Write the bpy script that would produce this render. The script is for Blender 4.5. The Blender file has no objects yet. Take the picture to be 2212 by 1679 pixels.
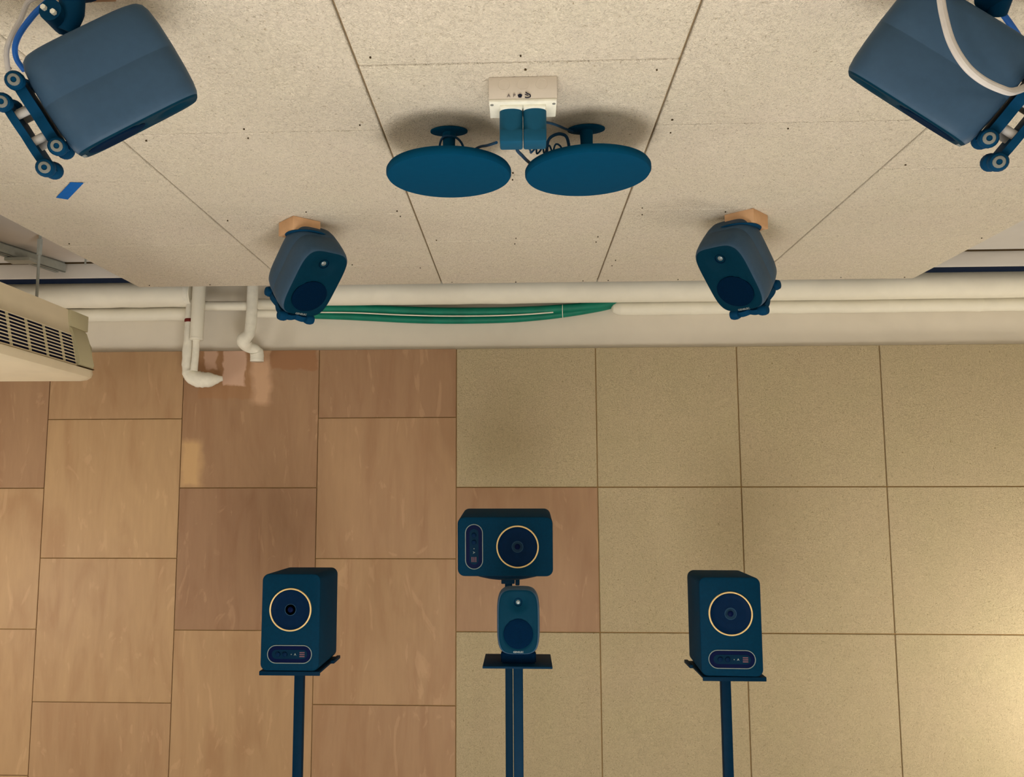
import bpy, bmesh, math, random
from mathutils import Vector, Matrix, Euler
random.seed(7)
scene = bpy.context.scene
C = scene.collection
PI = math.pi

# ---------------------------------------------------------------- camera
F_PX, YAW, PIT, ROL = 1915.73, 0.046912, 0.117388, -0.0013685
CAM = Vector((0.2886, -3.79237, 1.57932))
fw = Vector((-math.sin(YAW) * math.cos(PIT), math.cos(YAW) * math.cos(PIT), math.sin(PIT)))
rt = Vector((math.cos(YAW), math.sin(YAW), 0))
up = rt.cross(fw)
rt2 = rt * math.cos(ROL) + up * math.sin(ROL)
up2 = up * math.cos(ROL) - rt * math.sin(ROL)
cd = bpy.data.cameras.new('camera')
cam = bpy.data.objects.new('camera', cd)
C.objects.link(cam)
m = Matrix((rt2, up2, -fw)).transposed().to_4x4()
m.translation = CAM
cam.matrix_world = m
cd.sensor_fit = 'HORIZONTAL'
cd.sensor_width = 36.0
cd.lens = F_PX * 36.0 / 2212.0
cd.shift_x = 64.82 / 2212.0
cd.shift_y = 5.92 / 2212.0
cd.clip_start = 0.02
scene.camera = cam

# ---------------------------------------------------------------- world, exposure
w = bpy.data.worlds.new('world')
scene.world = w
w.use_nodes = True
w.node_tree.nodes['Background'].inputs[0].default_value = (0.9, 0.85, 0.75, 1)
w.node_tree.nodes['Background'].inputs[1].default_value = 0.05
vs = scene.view_settings
vs.view_transform = 'Standard'
vs.look = 'None'
vs.gamma = 1.0
vs.use_curve_mapping = False
vs.exposure = 0.0
ASSUMED_LEFT_LAMP, ASSUMED_RIGHT_LAMP, LOW_FILL, ASSUMED_REAR_LAMPS = 14.0, 21.0, 10.6, 25.0  # emission of the assumed lamps and the added fill

# ---------------------------------------------------------------- materials
def s2l(r, g, b):
    f = lambda c: (c / 255 / 12.92) if c / 255 <= 0.04045 else ((c / 255 + 0.055) / 1.055) ** 2.4
    return (f(r), f(g), f(b), 1)

class NT:
    def __init__(s, name, rough=0.6, spec=0.3, metal=0.0):
        s.m = bpy.data.materials.new(name)
        s.m.use_nodes = True
        s.n = s.m.node_tree.nodes
        s.l = s.m.node_tree.links
        s.b = s.n['Principled BSDF']
        s.b.inputs['Roughness'].default_value = rough
        s.b.inputs['Specular IOR Level'].default_value = spec
        s.b.inputs['Metallic'].default_value = metal
    def add(s, t, **kw):
        n = s.n.new(t)
        for k, v in kw.items():
            if k in n.inputs:
                n.inputs[k].default_value = v
            else:
                setattr(n, k, v)
        return n
    def link(s, a, b):
        s.l.new(a, b)
    def coords(s, scale=(1, 1, 1), rnd=True):
        tc = s.add('ShaderNodeTexCoord')
        mp = s.add('ShaderNodeMapping')
        mp.inputs['Scale'].default_value = scale
        s.link(tc.outputs['Object'], mp.inputs['Vector'])
        if rnd:
            oi = s.add('ShaderNodeObjectInfo')
            mu = s.add('ShaderNodeVectorMath', operation='SCALE')
            mu.inputs[0].default_value = (37.0, 53.0, 71.0)
            s.link(oi.outputs['Random'], mu.inputs['Scale'])
            s.link(mu.outputs[0], mp.inputs['Location'])
        return mp.outputs['Vector']
    def noise(s, vec, scale, detail=3.0, dist=0.0, rough=0.5):
        n = s.add('ShaderNodeTexNoise', Scale=scale, Detail=detail, Distortion=dist, Roughness=rough)
        s.link(vec, n.inputs['Vector'])
        return n.outputs['Fac']
    def ramp(s, fac, stops):
        r = s.add('ShaderNodeValToRGB')
        e = r.color_ramp.elements
        while len(e) < len(stops):
            e.new(0.5)
        for el, (p, c) in zip(e, stops):
            el.position = p
            el.color = c
        s.link(fac, r.inputs['Fac'])
        return r.outputs['Color']
    def mix(s, fac, a, b, mode='MIX'):
        n = s.add('ShaderNodeMix', data_type='RGBA', blend_type=mode)
        for i, v in ((0, fac), (6, a), (7, b)):
            if isinstance(v, (int, float)):
                n.inputs[i].default_value = v
            elif isinstance(v, tuple):
                n.inputs[i].default_value = v
            else:
                s.link(v, n.inputs[i])
        return n.outputs[2]
    def math(s, op, a, b=None, clamp=False):
        n = s.add('ShaderNodeMath', operation=op)
        n.use_clamp = clamp
        for i, v in enumerate((a, b)):
            if v is None:
                continue
            if isinstance(v, (int, float)):
                n.inputs[i].default_value = v
            else:
                s.link(v, n.inputs[i])
        return n.outputs[0]
    def bump(s, h, strength=0.4, dist=0.004):
        b = s.add('ShaderNodeBump', Strength=strength, Distance=dist)
        s.link(h, b.inputs['Height'])
        s.link(b.outputs['Normal'], s.b.inputs['Normal'])
    def color(s, c):
        if isinstance(c, tuple):
            s.b.inputs['Base Color'].default_value = c
        else:
            s.link(c, s.b.inputs['Base Color'])

BLK = (0, 0, 0, 1)
WHT = (1, 1, 1, 1)

def plain(name, col, rough=0.6, spec=0.3, metal=0.0, grain=0.06, gscale=60.0, bump=0.0):
    t = NT(name, rough, spec, metal)
    v = t.coords()
    n = t.noise(v, gscale, 3)
    f = t.ramp(n, [(0.3, (1 - grain,) * 3 + (1,)), (0.7, (1 + grain,) * 3 + (1,))])
    t.color(t.mix(1.0, col, f, 'MULTIPLY'))
    if bump:
        t.bump(n, bump, 0.002)
    return t.m

def woodwool(name, base, tint_a, tint_b, fscale, bump):
    t = NT(name, 0.95, 0.05)
    v = t.coords()
    big = t.noise(v, 5.0, 3)
    col = t.mix(t.math('MULTIPLY', big, 0.9), tint_a, tint_b)
    col = t.mix(0.5, base, col)
    # curly wood fibres: ridges of distorted noise in two sizes
    fib = t.noise(v, fscale, 2, 1.6)
    rid = t.math('SUBTRACT', 1.0, t.math('ABSOLUTE', t.math('MULTIPLY', t.math('SUBTRACT', fib, 0.5), 5.0)))
    fib2 = t.noise(v, fscale * 2.3, 2, 2.2)
    rid2 = t.math('SUBTRACT', 1.0, t.math('ABSOLUTE', t.math('MULTIPLY', t.math('SUBTRACT', fib2, 0.5), 4.0)))
    h = t.math('ADD', t.math('MULTIPLY', rid, 0.6), t.math('MULTIPLY', rid2, 0.4))
    tone = t.ramp(h, [(0.0, (0.86, 0.84, 0.80, 1)), (0.5, (1.0, 1.0, 0.99, 1)), (0.85, (1.14, 1.14, 1.13, 1))])
    col = t.mix(1.0, col, tone, 'MULTIPLY')
    pit = t.noise(v, fscale * 1.5, 2, 0.8)
    pitm = t.ramp(pit, [(0.26, (0.62, 0.57, 0.48, 1)), (0.34, WHT)])
    col = t.mix(1.0, col, pitm, 'MULTIPLY')
    t.color(col)
    hh = t.math('ADD', h, t.math('MULTIPLY', t.math('GREATER_THAN', pit, 0.3), 0.5))
    t.bump(hh, bump, 0.004)
    return t.m

def woodpanel(name, stain=False):
    t = NT(name, 0.5, 0.25)
    v = t.coords((7, 7, 1.5))
    oi = t.add('ShaderNodeObjectInfo')
    rnd = oi.outputs['Random']
    base = t.ramp(rnd, [(0.0, s2l(150, 116, 88)), (0.5, s2l(164, 130, 97)), (1.0, s2l(178, 145, 106))])
    g = t.noise(v, 1.0, 5, 2.0)
    gcol = t.ramp(g, [(0.28, (0.88, 0.82, 0.79, 1)), (0.5, WHT), (0.75, (1.08, 1.10, 1.09, 1))])
    col = t.mix(1.0, base, gcol, 'MULTIPLY')
    v2 = t.coords((70, 70, 9.0))
    fine = t.noise(v2, 1.0, 3)
    fcol = t.ramp(fine, [(0.3, (0.965, 0.96, 0.955, 1)), (0.7, (1.025, 1.025, 1.025, 1))])
    col = t.mix(1.0, col, fcol, 'MULTIPLY')
    v3 = t.coords((6, 6, 2.0))
    fig = t.noise(v3, 1.3, 4, 3.5)
    figm = t.ramp(fig, [(0.62, BLK), (0.68, WHT)])
    col = t.mix(t.math('MULTIPLY', figm, 0.14), col, s2l(226, 186, 146))
    if stain:
        # old paint and glue stains left near the top of this one panel (panel coordinates)
        tc = t.add('ShaderNodeTexCoord')
        sep = t.add('ShaderNodeSeparateXYZ')
        wob = t.add('ShaderNodeTexNoise', Scale=14.0, Detail=3.0)
        t.link(tc.outputs['Object'], wob.inputs['Vector'])
        off = t.add('ShaderNodeVectorMath', operation='SCALE')
        off.inputs['Scale'].default_value = 0.05
        sub = t.add('ShaderNodeVectorMath', operation='SUBTRACT')
        sub.inputs[1].default_value = (0.5, 0.5, 0.5)
        t.link(wob.outputs['Color'], sub.inputs[0])
        t.link(sub.outputs[0], off.inputs[0])
        ad = t.add('ShaderNodeVectorMath', operation='ADD')
        t.link(tc.outputs['Object'], ad.inputs[0])
        t.link(off.outputs[0], ad.inputs[1])
        t.link(ad.outputs[0], sep.inputs[0])
        def patch(x0, x1, z0, z1, soft=0.004):
            def edge(val, a, b):
                n = t.add('ShaderNodeMapRange')
                n.inputs['From Min'].default_value = a
                n.inputs['From Max'].default_value = b
                t.link(val, n.inputs['Value'])
                return n.outputs[0]
            X, Z = sep.outputs['X'], sep.outputs['Z']
            a = t.math('MULTIPLY', edge(X, x0 - soft, x0 + soft), edge(X, x1 + soft, x1 - soft))
            b = t.math('MULTIPLY', edge(Z, z0 - soft, z0 + soft), edge(Z, z1 + soft, z1 - soft))
            return t.math('MULTIPLY', a, b)
        pale = s2l(206, 170, 146)
        dark = s2l(158, 114, 76)
        col = t.mix(t.math('MULTIPLY', patch(0.07, 0.30, -0.21, 0.02), 0.5), col, dark)
        col = t.mix(t.math('MULTIPLY', patch(0.17, 0.275, -0.155, 0.02), 0.85), col, pale)
        col = t.mix(t.math('MULTIPLY', patch(0.09, 0.145, -0.085, 0.02), 0.75), col, pale)
        col = t.mix(t.math('MULTIPLY', patch(0.305, 0.385, -0.24, 0.02, 0.015), 0.65), col, s2l(212, 172, 138))
        col = t.mix(t.math('MULTIPLY', patch(0.39, 0.59, -0.085, 0.02), 0.8), col, s2l(150, 106, 72))
        col = t.mix(t.math('MULTIPLY', patch(0.0, 0.09, -0.60, -0.40, 0.02), 0.75), col, s2l(206, 168, 118))
    t.color(col)
    t.bump(g, 0.08, 0.002)
    return t.m

M = {}
M['wool_ceil'] = woodwool('wood_wool_ceiling', s2l(238, 227, 208), s2l(234, 226, 200), s2l(241, 226, 212), 100.0, 0.9)
M['wool_wall'] = woodwool('wood_wool_wall', s2l(207, 189, 154), s2l(200, 188, 146), s2l(213, 189, 160), 120.0, 0.9)
M['wood'] = woodpanel('wood_panel')
M['wood_stain'] = woodpanel('wood_panel_stained', True)
M['plaster'] = plain('white_plaster', s2l(222, 213, 196), 0.85, 0.1, grain=0.03, gscale=8, bump=0.05)
M['slab'] = plain('painted_slab', s2l(204, 199, 192), 0.9, 0.1, grain=0.04, gscale=6)
M['joint'] = plain('joint_backing', s2l(158, 128, 84), 0.95, 0.05)
M['floor'] = plain('grey_linoleum', s2l(176, 174, 168), 0.7, 0.2, grain=0.06, gscale=40)
M['pipe'] = plain('white_pipe_paint', s2l(232, 226, 208), 0.55, 0.3, grain=0.03, gscale=14, bump=0.12)
M['tape'] = plain('white_lagging_tape', s2l(228, 223, 207), 0.7, 0.2, grain=0.06, gscale=40, bump=0.6)
M['green'] = plain('green_paint', s2l(0, 116, 92), 0.5, 0.35, grain=0.12, gscale=20)
M['rust'] = plain('rust_paint', s2l(110, 34, 26), 0.7, 0.2)
M['navy'] = plain('painted_gap_shade', s2l(4, 24, 52), 0.8, 0.1)
M['steel'] = plain('galvanised_steel', s2l(170, 174, 168), 0.6, 0.3)
M['cream'] = plain('cream_enamel', s2l(224, 210, 180), 0.4, 0.4, grain=0.03, gscale=10)
M['cream2'] = plain('cream_plastic', s2l(184, 176, 142), 0.5, 0.3, grain=0.03, gscale=10)
M['dark'] = plain('dark_interior', s2l(2, 6, 34), 0.8, 0.1)
M['gen'] = plain('charcoal_blue_aluminium', s2l(52, 76, 98), 0.5, 0.15, grain=0.05, gscale=90)
M['gen_shade'] = plain('charcoal_blue_shaded', s2l(0, 42, 60), 0.65, 0.05, grain=0.05, gscale=90)
M['mesh'] = plain('dark_blue_grille', s2l(0, 24, 48), 0.85, 0.03, grain=0.25, gscale=500)
M['rubber'] = plain('dark_rubber', s2l(0, 54, 86), 0.7, 0.08)
M['spacer'] = plain('pale_spacer', s2l(176, 172, 166), 0.6, 0.2)
M['ring'] = plain('grey_rubber_ring', s2l(116, 118, 112), 0.6, 0.3)
M['dome'] = plain('tweeter_dome_metal', s2l(126, 134, 134), 0.35, 0.4, 0.3)
M['badge'] = plain('silver_lettering', s2l(140, 148, 146), 0.5, 0.2)
M['tan'] = plain('navy_cabinet_vinyl', s2l(0, 43, 66), 0.65, 0.05, grain=0.1, gscale=150)
M['cone'] = plain('black_cone', s2l(0, 27, 56), 0.6, 0.05, grain=0.1, gscale=80)
M['gold'] = plain('pale_gold_trim', s2l(222, 190, 130), 0.45, 0.3, 0.1)
M['trim'] = plain('thin_silver_trim', s2l(126, 138, 134), 0.5, 0.2)
M['rim'] = plain('blue_grey_rim', s2l(34, 66, 92), 0.5, 0.1)
M['panel'] = plain('dark_control_panel', s2l(0, 12, 50), 0.5, 0.05)
M['logo'] = plain('faded_red_print', s2l(110, 76, 84), 0.6, 0.2)
M['stand'] = plain('black_stand_metal', s2l(0, 34, 56), 0.55, 0.05)
M['disc'] = plain('matt_black_disc', s2l(0, 62, 92), 0.8, 0.05, grain=0.03)
M['adapter'] = plain('black_plastic', s2l(18, 78, 106), 0.55, 0.12, grain=0.04)
M['cable'] = plain('black_cable', s2l(10, 58, 90), 0.6, 0.2)
M['white_plastic'] = plain('white_plastic', s2l(232, 230, 214), 0.45, 0.35)
M['box'] = plain('grey_white_box', s2l(212, 202, 188), 0.55, 0.3, grain=0.02)
M['ink'] = plain('black_ink', s2l(30, 34, 52), 0.8, 0.1)
M['ink2'] = plain('faded_ink', s2l(112, 104, 104), 0.8, 0.1)
M['birch'] = plain('plywood_block', s2l(206, 164, 124), 0.7, 0.2, grain=0.08, gscale=30)
M['blue_cable'] = plain('blue_cable_jacket', s2l(20, 96, 186), 0.5, 0.3)
M['grey_cable'] = plain('grey_cable_jacket', s2l(198, 192, 186), 0.5, 0.3)
M['blue_tape'] = plain('blue_masking_tape', s2l(6, 96, 178), 0.7, 0.15)
M['birch2'] = plain('ceiling_batten', s2l(150, 126, 92), 0.9, 0.05)
M['hole'] = plain('screw_hole', s2l(74, 60, 40), 0.9, 0.05)

def glow(name, col, strength):
    mm = bpy.data.materials.new(name)
    mm.use_nodes = True
    n = mm.node_tree.nodes
    b = n['Principled BSDF']
    b.inputs['Base Color'].default_value = (0.9, 0.88, 0.84, 1)
    b.inputs['Emission Color'].default_value = col
    b.inputs['Emission Strength'].default_value = strength
    return mm

# ---------------------------------------------------------------- mesh helpers
def obj(name, bm, mat, parent=None, smooth=False, loc=None, rot=None):
    me = bpy.data.meshes.new(name)
    bmesh.ops.recalc_face_normals(bm, faces=bm.faces)
    bm.to_mesh(me)
    bm.free()
    me.materials.append(M[mat] if isinstance(mat, str) else mat)
    if smooth:
        me.polygons.foreach_set('use_smooth', [True] * len(me.polygons))
        if smooth != 'all':
            me.set_sharp_from_angle(angle=math.radians(35))
    o = bpy.data.objects.new(name, me)
    C.objects.link(o)
    if parent is not None:
        o.parent = parent
    if loc is not None:
        o.location = loc
    if rot is not None:
        o.rotation_euler = rot
    return o

def tag(o, label, cat, group=None, kind=None):
    o['label'] = label
    o['category'] = cat
    if group:
        o['group'] = group
    if kind:
        o['kind'] = kind
    return o

def empty(name, loc=(0, 0, 0), rot=(0, 0, 0)):
    o = bpy.data.objects.new(name, None)
    o.empty_display_size = 0.05
    C.objects.link(o)
    o.location = loc
    o.rotation_euler = rot
    return o

def struct(o):
    o['kind'] = 'structure'
    return o

def add_box(bm, x0, x1, y0, y1, z0, z1, bev=0.0, seg=2):
    r = bmesh.ops.create_cube(bm, size=1.0)
    vs_ = r['verts']
    for v in vs_:
        v.co = Vector(((x0 + x1) / 2 + v.co.x * (x1 - x0), (y0 + y1) / 2 + v.co.y * (y1 - y0), (z0 + z1) / 2 + v.co.z * (z1 - z0)))
    if bev:
        es = list({e for v in vs_ for e in v.link_edges})
        bmesh.ops.bevel(bm, geom=es, offset=bev, segments=seg, profile=0.5, affect='EDGES')

def box(name, x0, x1, y0, y1, z0, z1, mat, parent=None, bev=0.0, seg=2):
    bm = bmesh.new()
    add_box(bm, x0, x1, y0, y1, z0, z1, bev, seg)
    return obj(name, bm, mat, parent, smooth=bool(bev))

def add_tube(bm, pts, radii, seg=12, caps=True):
    """tube through pts (Vectors) with a radius for each point"""
    pts = [Vector(p) for p in pts]
    if isinstance(radii, (int, float)):
        radii = [radii] * len(pts)
    n = len(pts)
    if len(radii) != n:                         # spread the given radii along the path
        q = len(radii) - 1
        radii = [radii[min(int(i / (n - 1) * q), q - 1)] * (1 - (i / (n - 1) * q - min(int(i / (n - 1) * q), q - 1))) + radii[min(int(i / (n - 1) * q), q - 1) + 1] * (i / (n - 1) * q - min(int(i / (n - 1) * q), q - 1)) for i in range(n)]
    t0 = (pts[1] - pts[0]).normalized()
    ref = Vector((0, 0, 1)) if abs(t0.z) < 0.9 else Vector((1, 0, 0))
    nrm = (ref - t0 * ref.dot(t0)).normalized()
    rings = []
    for i in range(n):
        if i == 0:
            t = t0
        elif i == n - 1:
            t = (pts[i] - pts[i - 1]).normalized()
        else:
            t = ((pts[i] - pts[i - 1]).normalized() + (pts[i + 1] - pts[i]).normalized()).normalized()
        nrm = (nrm - t * nrm.dot(t)).normalized()
        b = t.cross(nrm)
        rings.append([bm.verts.new(pts[i] + (nrm * math.cos(2 * PI * k / seg) + b * math.sin(2 * PI * k / seg)) * radii[i]) for k in range(seg)])
    for i in range(n - 1):
        for k in range(seg):
            bm.faces.new((rings[i][k], rings[i][(k + 1) % seg], rings[i + 1][(k + 1) % seg], rings[i + 1][k]))
    if caps:
        bm.faces.new(rings[0][::-1])
        bm.faces.new(rings[-1])

def spline(pts, sub=8):
    """Catmull-Rom through pts"""
    P = [Vector(p) for p in pts]
    P = [P[0] * 2 - P[1]] + P + [P[-1] * 2 - P[-2]]
    out = []
    for i in range(1, len(P) - 2):
        for k in range(sub):
            t = k / sub
            a, b, c, d = P[i - 1], P[i], P[i + 1], P[i + 2]
            out.append(0.5 * ((2 * b) + (c - a) * t + (2 * a - 5 * b + 4 * c - d) * t * t + (3 * b - a - 3 * c + d) * t ** 3))
    out.append(P[-2])
    return out

def tube(name, pts, r, mat, parent=None, seg=14, sub=0, smooth=True):
    bm = bmesh.new()
    if sub:
        pts = spline(pts, sub)
    add_tube(bm, pts, r, seg)
    return obj(name, bm, mat, parent, smooth=smooth)

def add_lathe(bm, prof, seg=40, axis='Y', center=(0, 0, 0)):
    """revolve profile [(radius, along)] about an axis through center"""
    c = Vector(center)
    rings = []
    for r, a in prof:
        ring = []
        for k in range(seg):
            th = 2 * PI * k / seg
            u, v = r * math.cos(th), r * math.sin(th)
            p = {'Y': Vector((u, a, v)), 'Z': Vector((u, v, a)), 'X': Vector((a, u, v))}[axis]
            ring.append(bm.verts.new(c + p))
        rings.append(ring)
    for i in range(len(rings) - 1):
        for k in range(seg):
            bm.faces.new((rings[i][k], rings[i][(k + 1) % seg], rings[i + 1][(k + 1) % seg], rings[i + 1][k]))
    for ring in (rings[0], rings[-1]):
        if (ring[0].co - ring[seg // 2].co).length > 1e-6:
            bm.faces.new(ring)
    bmesh.ops.remove_doubles(bm, verts=bm.verts, dist=1e-6)

def lathe(name, prof, mat, parent=None, seg=40, axis='Y', center=(0, 0, 0)):
    bm = bmesh.new()
    add_lathe(bm, prof, seg, axis, center)
    return obj(name, bm, mat, parent, smooth=True)

def add_prism(bm, outline, h0, h1, plane='XY'):
    """extrude a 2D outline; plane XY -> along Z, XZ -> along Y, YZ -> along X"""
    def P(a, b, h):
        return {'XY': (a, b, h), 'XZ': (a, h, b), 'YZ': (h, a, b)}[plane]
    lo = [bm.verts.new(P(a, b, h0)) for a, b in outline]
    hi = [bm.verts.new(P(a, b, h1)) for a, b in outline]
    n = len(outline)
    bm.faces.new(lo)
    bm.faces.new(hi[::-1])
    for i in range(n):
        bm.faces.new((lo[i], lo[(i + 1) % n], hi[(i + 1) % n], hi[i]))

def text_mesh(body, size, mat, parent, loc, rot, name='lettering', depth=0.0004, bold=0.0):
    cu = bpy.data.curves.new('txt', 'FONT')
    cu.body = body
    cu.size = size
    cu.extrude = depth
    cu.offset = bold
    cu.align_x = 'CENTER'
    cu.align_y = 'CENTER'
    to = bpy.data.objects.new('txt', cu)
    C.objects.link(to)
    dg = bpy.context.evaluated_depsgraph_get()
    me = bpy.data.meshes.new_from_object(to.evaluated_get(dg))
    bpy.data.objects.remove(to)
    bpy.data.curves.remove(cu)
    me.materials.clear()
    me.materials.append(M[mat])
    o = bpy.data.objects.new(name, me)
    C.objects.link(o)
    o.parent = parent
    o.location = loc
    o.rotation_euler = rot
    return o

def stadium(w_, h_, n=10, cx=0, cy=0):
    r = h_ / 2
    pts = []
    for k in range(n + 1):
        a = -PI / 2 + PI * k / n
        pts.append((cx + w_ / 2 - r + r * math.cos(a), cy + r * math.sin(a)))
    for k in range(n + 1):
        a = PI / 2 + PI * k / n
        pts.append((cx - w_ / 2 + r + r * math.cos(a), cy + r * math.sin(a)))
    return pts

# ================================================================= THE ROOM
XL, XR, YB, YF = -3.0, 3.7, 0.03, -6.2          # left, right, far wall plane, wall behind the camera
ZW = 2.215                                     # top of the wall panels
ZS = 2.55                                      # underside of the slab
TILE = 0.6
struct(box('floor', XL - .1, XR + .1, YF - .1, YB + .1, -0.1, 0.0, 'floor'))
ceiling = struct(box('ceiling', XL - .1, XR + .1, YF - .1, YB + .1, ZS, ZS + 0.12, 'slab'))
wall_back = struct(box('wall_back', XL - .1, XR + .1, YB, YB + 0.1, 0, ZS, 'plaster'))
struct(box('wall_left', XL - .1, XL, YF, YB, 0, ZS, 'plaster'))
struct(box('wall_right', XR, XR + .1, YF, YB, 0, ZS, 'plaster'))
struct(box('wall_front', XL, XR, YF - .1, YF, 0, ZS, 'plaster'))

# ---- wall panels (each panel a piece of the far wall)
def panel_mesh(name, w_, h_, d_, gap, bev, mat):
    """origin at the upper left front corner; front faces -Y"""
    bm = bmesh.new()
    add_box(bm, gap, w_ - gap, 0.0, d_, -h_ + gap, -gap, bev, 2)
    me = bpy.data.meshes.new(name)
    bmesh.ops.recalc_face_normals(bm, faces=bm.faces)
    bm.to_mesh(me)
    bm.free()
    me.materials.append(M[mat])
    return me
wool_full = panel_mesh('acoustic_panel', TILE, TILE, 0.026, 0.0022, 0.0022, 'wool_wall')
wood_full = panel_mesh('wood_panel', TILE, TILE, 0.026, 0.0017, 0.0012, 'wood')
wood_half = panel_mesh('wood_panel_half', TILE, TILE / 2, 0.026, 0.0017, 0.0012, 'wood')
wood_stain = panel_mesh('wood_panel_stained', TILE, TILE, 0.026, 0.0017, 0.0012, 'wood_stain')
LASTH = ZW - 3 * TILE
wool_last = panel_mesh('acoustic_panel_cut', TILE, LASTH, 0.026, 0.0022, 0.0022, 'wool_wall')
wood_last = panel_mesh('wood_panel_cut', TILE, LASTH, 0.026, 0.0017, 0.0012, 'wood')
wood_last2 = panel_mesh('wood_panel_short', TILE, LASTH - 0.3, 0.026, 0.0017, 0.0012, 'wood')
def put(name, me, x, z):
    o = bpy.data.objects.new(name, me)
    C.objects.link(o)
    o.parent = wall_back
    o.location = (x, random.uniform(-0.0008, 0.0008), z)
    return o
for c in range(-5, 0):
    x = c * TILE
    if c % 2:                                   # columns that start with a half panel
        put('wood_panel', wood_half, x, ZW)
        for r in range(3):
            put('wood_panel', wood_full, x, ZW - 0.3 - r * TILE)
        put('wood_panel', wood_last2, x, ZW - 2.1)
    else:
        for r in range(3):
            put('wood_panel', wood_stain if (c == -2 and r == 0) else wood_full, x, ZW - r * TILE)
        put('wood_panel', wood_last, x, ZW - 1.8)
for c in range(0, 6):
    x = c * TILE
    for r in range(3):
        if c == 0 and r == 1:
            put('wood_panel', wood_full, x, ZW - r * TILE)
        else:
            put('acoustic_panel', wool_full, x, ZW - r * TILE)
    put('acoustic_panel', wool_last, x, ZW - 1.8)
jb = box('joint_backing', XL, XR, 0.007, 0.0299, 0.0, ZW - 0.004, 'joint', wall_back)

# ---- suspended ceiling panels: five columns of square boards in running bond
CH, CX0, CY0, CYAW, CTILT = ZW + 0.18264, -0.02524, -0.42725, 0.00419, 0.01106
def zc(y):
    return CH + CTILT * (y - CY0)
cgrid = Matrix.Translation((CX0, CY0, CH)) @ Matrix.Rotation(CYAW, 4, 'Z') @ Matrix.Rotation(CTILT, 4, 'X')
def ceil_mesh(name, depth):
    bm = bmesh.new()
    add_box(bm, 0.0020, TILE - 0.0020, 0.0021, depth - 0.0021, 0.0, 0.03, 0.0035, 2)
    me = bpy.data.meshes.new(name)
    bmesh.ops.recalc_face_normals(bm, faces=bm.faces)
    bm.to_mesh(me)
    bm.free()
    me.materials.append(M['wool_ceil'])
    return me
cf, chf = ceil_mesh('ceiling_panel', TILE), ceil_mesh('ceiling_panel_half', TILE / 2)
hole_bm = bmesh.new()
for c in range(-2, 3):
    y = 0.0
    i = 0
    while y > -5.3:
        half = (c % 2 != 0 and i == 0)
        d = 0.3 if half else TILE
        o = bpy.data.objects.new('ceiling_panel', chf if half else cf)
        C.objects.link(o)
        o.parent = ceiling
        o.matrix_local = cgrid @ Matrix.Translation((c * TILE, y - d, random.uniform(-0.0006, 0.0006)))
        for hx in (0.045, 0.3, 0.555):
            for hy in (0.03, d - 0.03):
                if random.random() < 0.7 and not (c == -2 and i in (1, 2) and hx > 0.2):
                    p = cgrid @ Vector((c * TILE + hx + random.uniform(-.015, .015), y - d + hy + random.uniform(-.01, .01), -0.0012))
                    bmesh.ops.create_cone(hole_bm, cap_ends=True, segments=7, radius1=random.uniform(.0016, .003), radius2=0.0016, depth=0.003, matrix=Matrix.Translation(p))
        y -= d
        i += 1
ho = obj('screw_heads', hole_bm, 'hole', ceiling)
ho['kind'] = 'stuff'
bm = bmesh.new()
add_box(bm, -2 * TILE + 0.004, 3 * TILE - 0.004, -5.4, -0.004, 0.010, 0.034)
fo = obj('panel_backing', bm, 'birch2', ceiling)
fo.matrix_local = cgrid

# ---- beam along the far wall above the pipes, solid navy strip painted as the shade behind it
struct(box('trim_1', XL, XR, -0.26, -0.242, 2.485, ZS, 'slab', bev=0.003))
struct(box('gap_shade', XL, XR, -0.242, -0.14, 2.490, ZS, 'navy'))
struct(box('trim_3', XL, XR, -0.266, -0.259, ZS - 0.006, ZS, 'hole'))

# ================================================================= PIPES
YP = -0.07
def pipe_group(name, label, loc=(0, 0, 0)):
    o = empty(name, loc)
    return tag(o, label, 'pipe')
def rings_on(bm, xs, y, z, r, wd=0.006):
    for x in xs:
        add_lathe(bm, [(r * 0.98, x - wd), (r * 1.03, x - wd * .6), (r * 1.03, x + wd * .6), (r * 0.98, x + wd)], 20, 'X', (0, y, z))

def wobble(x0, x1, y, z, n=40, a=0.0012):
    return [Vector((x0 + (x1 - x0) * i / n, y + random.uniform(-a, a), z + random.uniform(-a, a))) for i in range(n + 1)]

t = pipe_group('heating_pipe', 'thick white lagged pipe running right along the wall under the ceiling panels')
tube('pipe', wobble(-0.66, XR - 0.01, YP, 2.456), 0.060, 'pipe', t, 24)
lathe('end_cap', [(0.060, 0), (0.055, -0.02), (0.03, -0.035), (0.0, -0.04)], 'pipe', t, 24, 'X', (-0.66, YP, 2.456))

t = pipe_group('heating_pipe', 'thick white lagged pipe running left of the two drop pipes above the air unit')
tube('pipe', wobble(XL + 0.01, -1.145, YP, 2.456), 0.058, 'pipe', t, 24)
bm = bmesh.new()
rings_on(bm, [-1.16], YP, 2.456, 0.058, 0.012)
obj('collar', bm, 'tape', t, smooth=True)

t = pipe_group('water_pipe', 'thinner white pipe below the thick pipe at right, with taped joints')
tube('pipe', wobble(0.71, XR - 0.01, -0.001, 2.384), 0.030, 'pipe', t, 20)
lathe('end_cap', [(0.030, 0.0), (0.027, -0.018), (0.018, -0.034), (0, -0.042)], 'pipe', t, 20, 'X', (0.712, -0.001, 2.384))
for x in (0.86, 1.03, 1.86, 2.22):
    bm = bmesh.new()
    rings_on(bm, [x], -0.001, 2.384, 0.0302, random.uniform(.012, .04))
    obj('joint_sleeve', bm, 'pipe', t, smooth=True)

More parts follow.
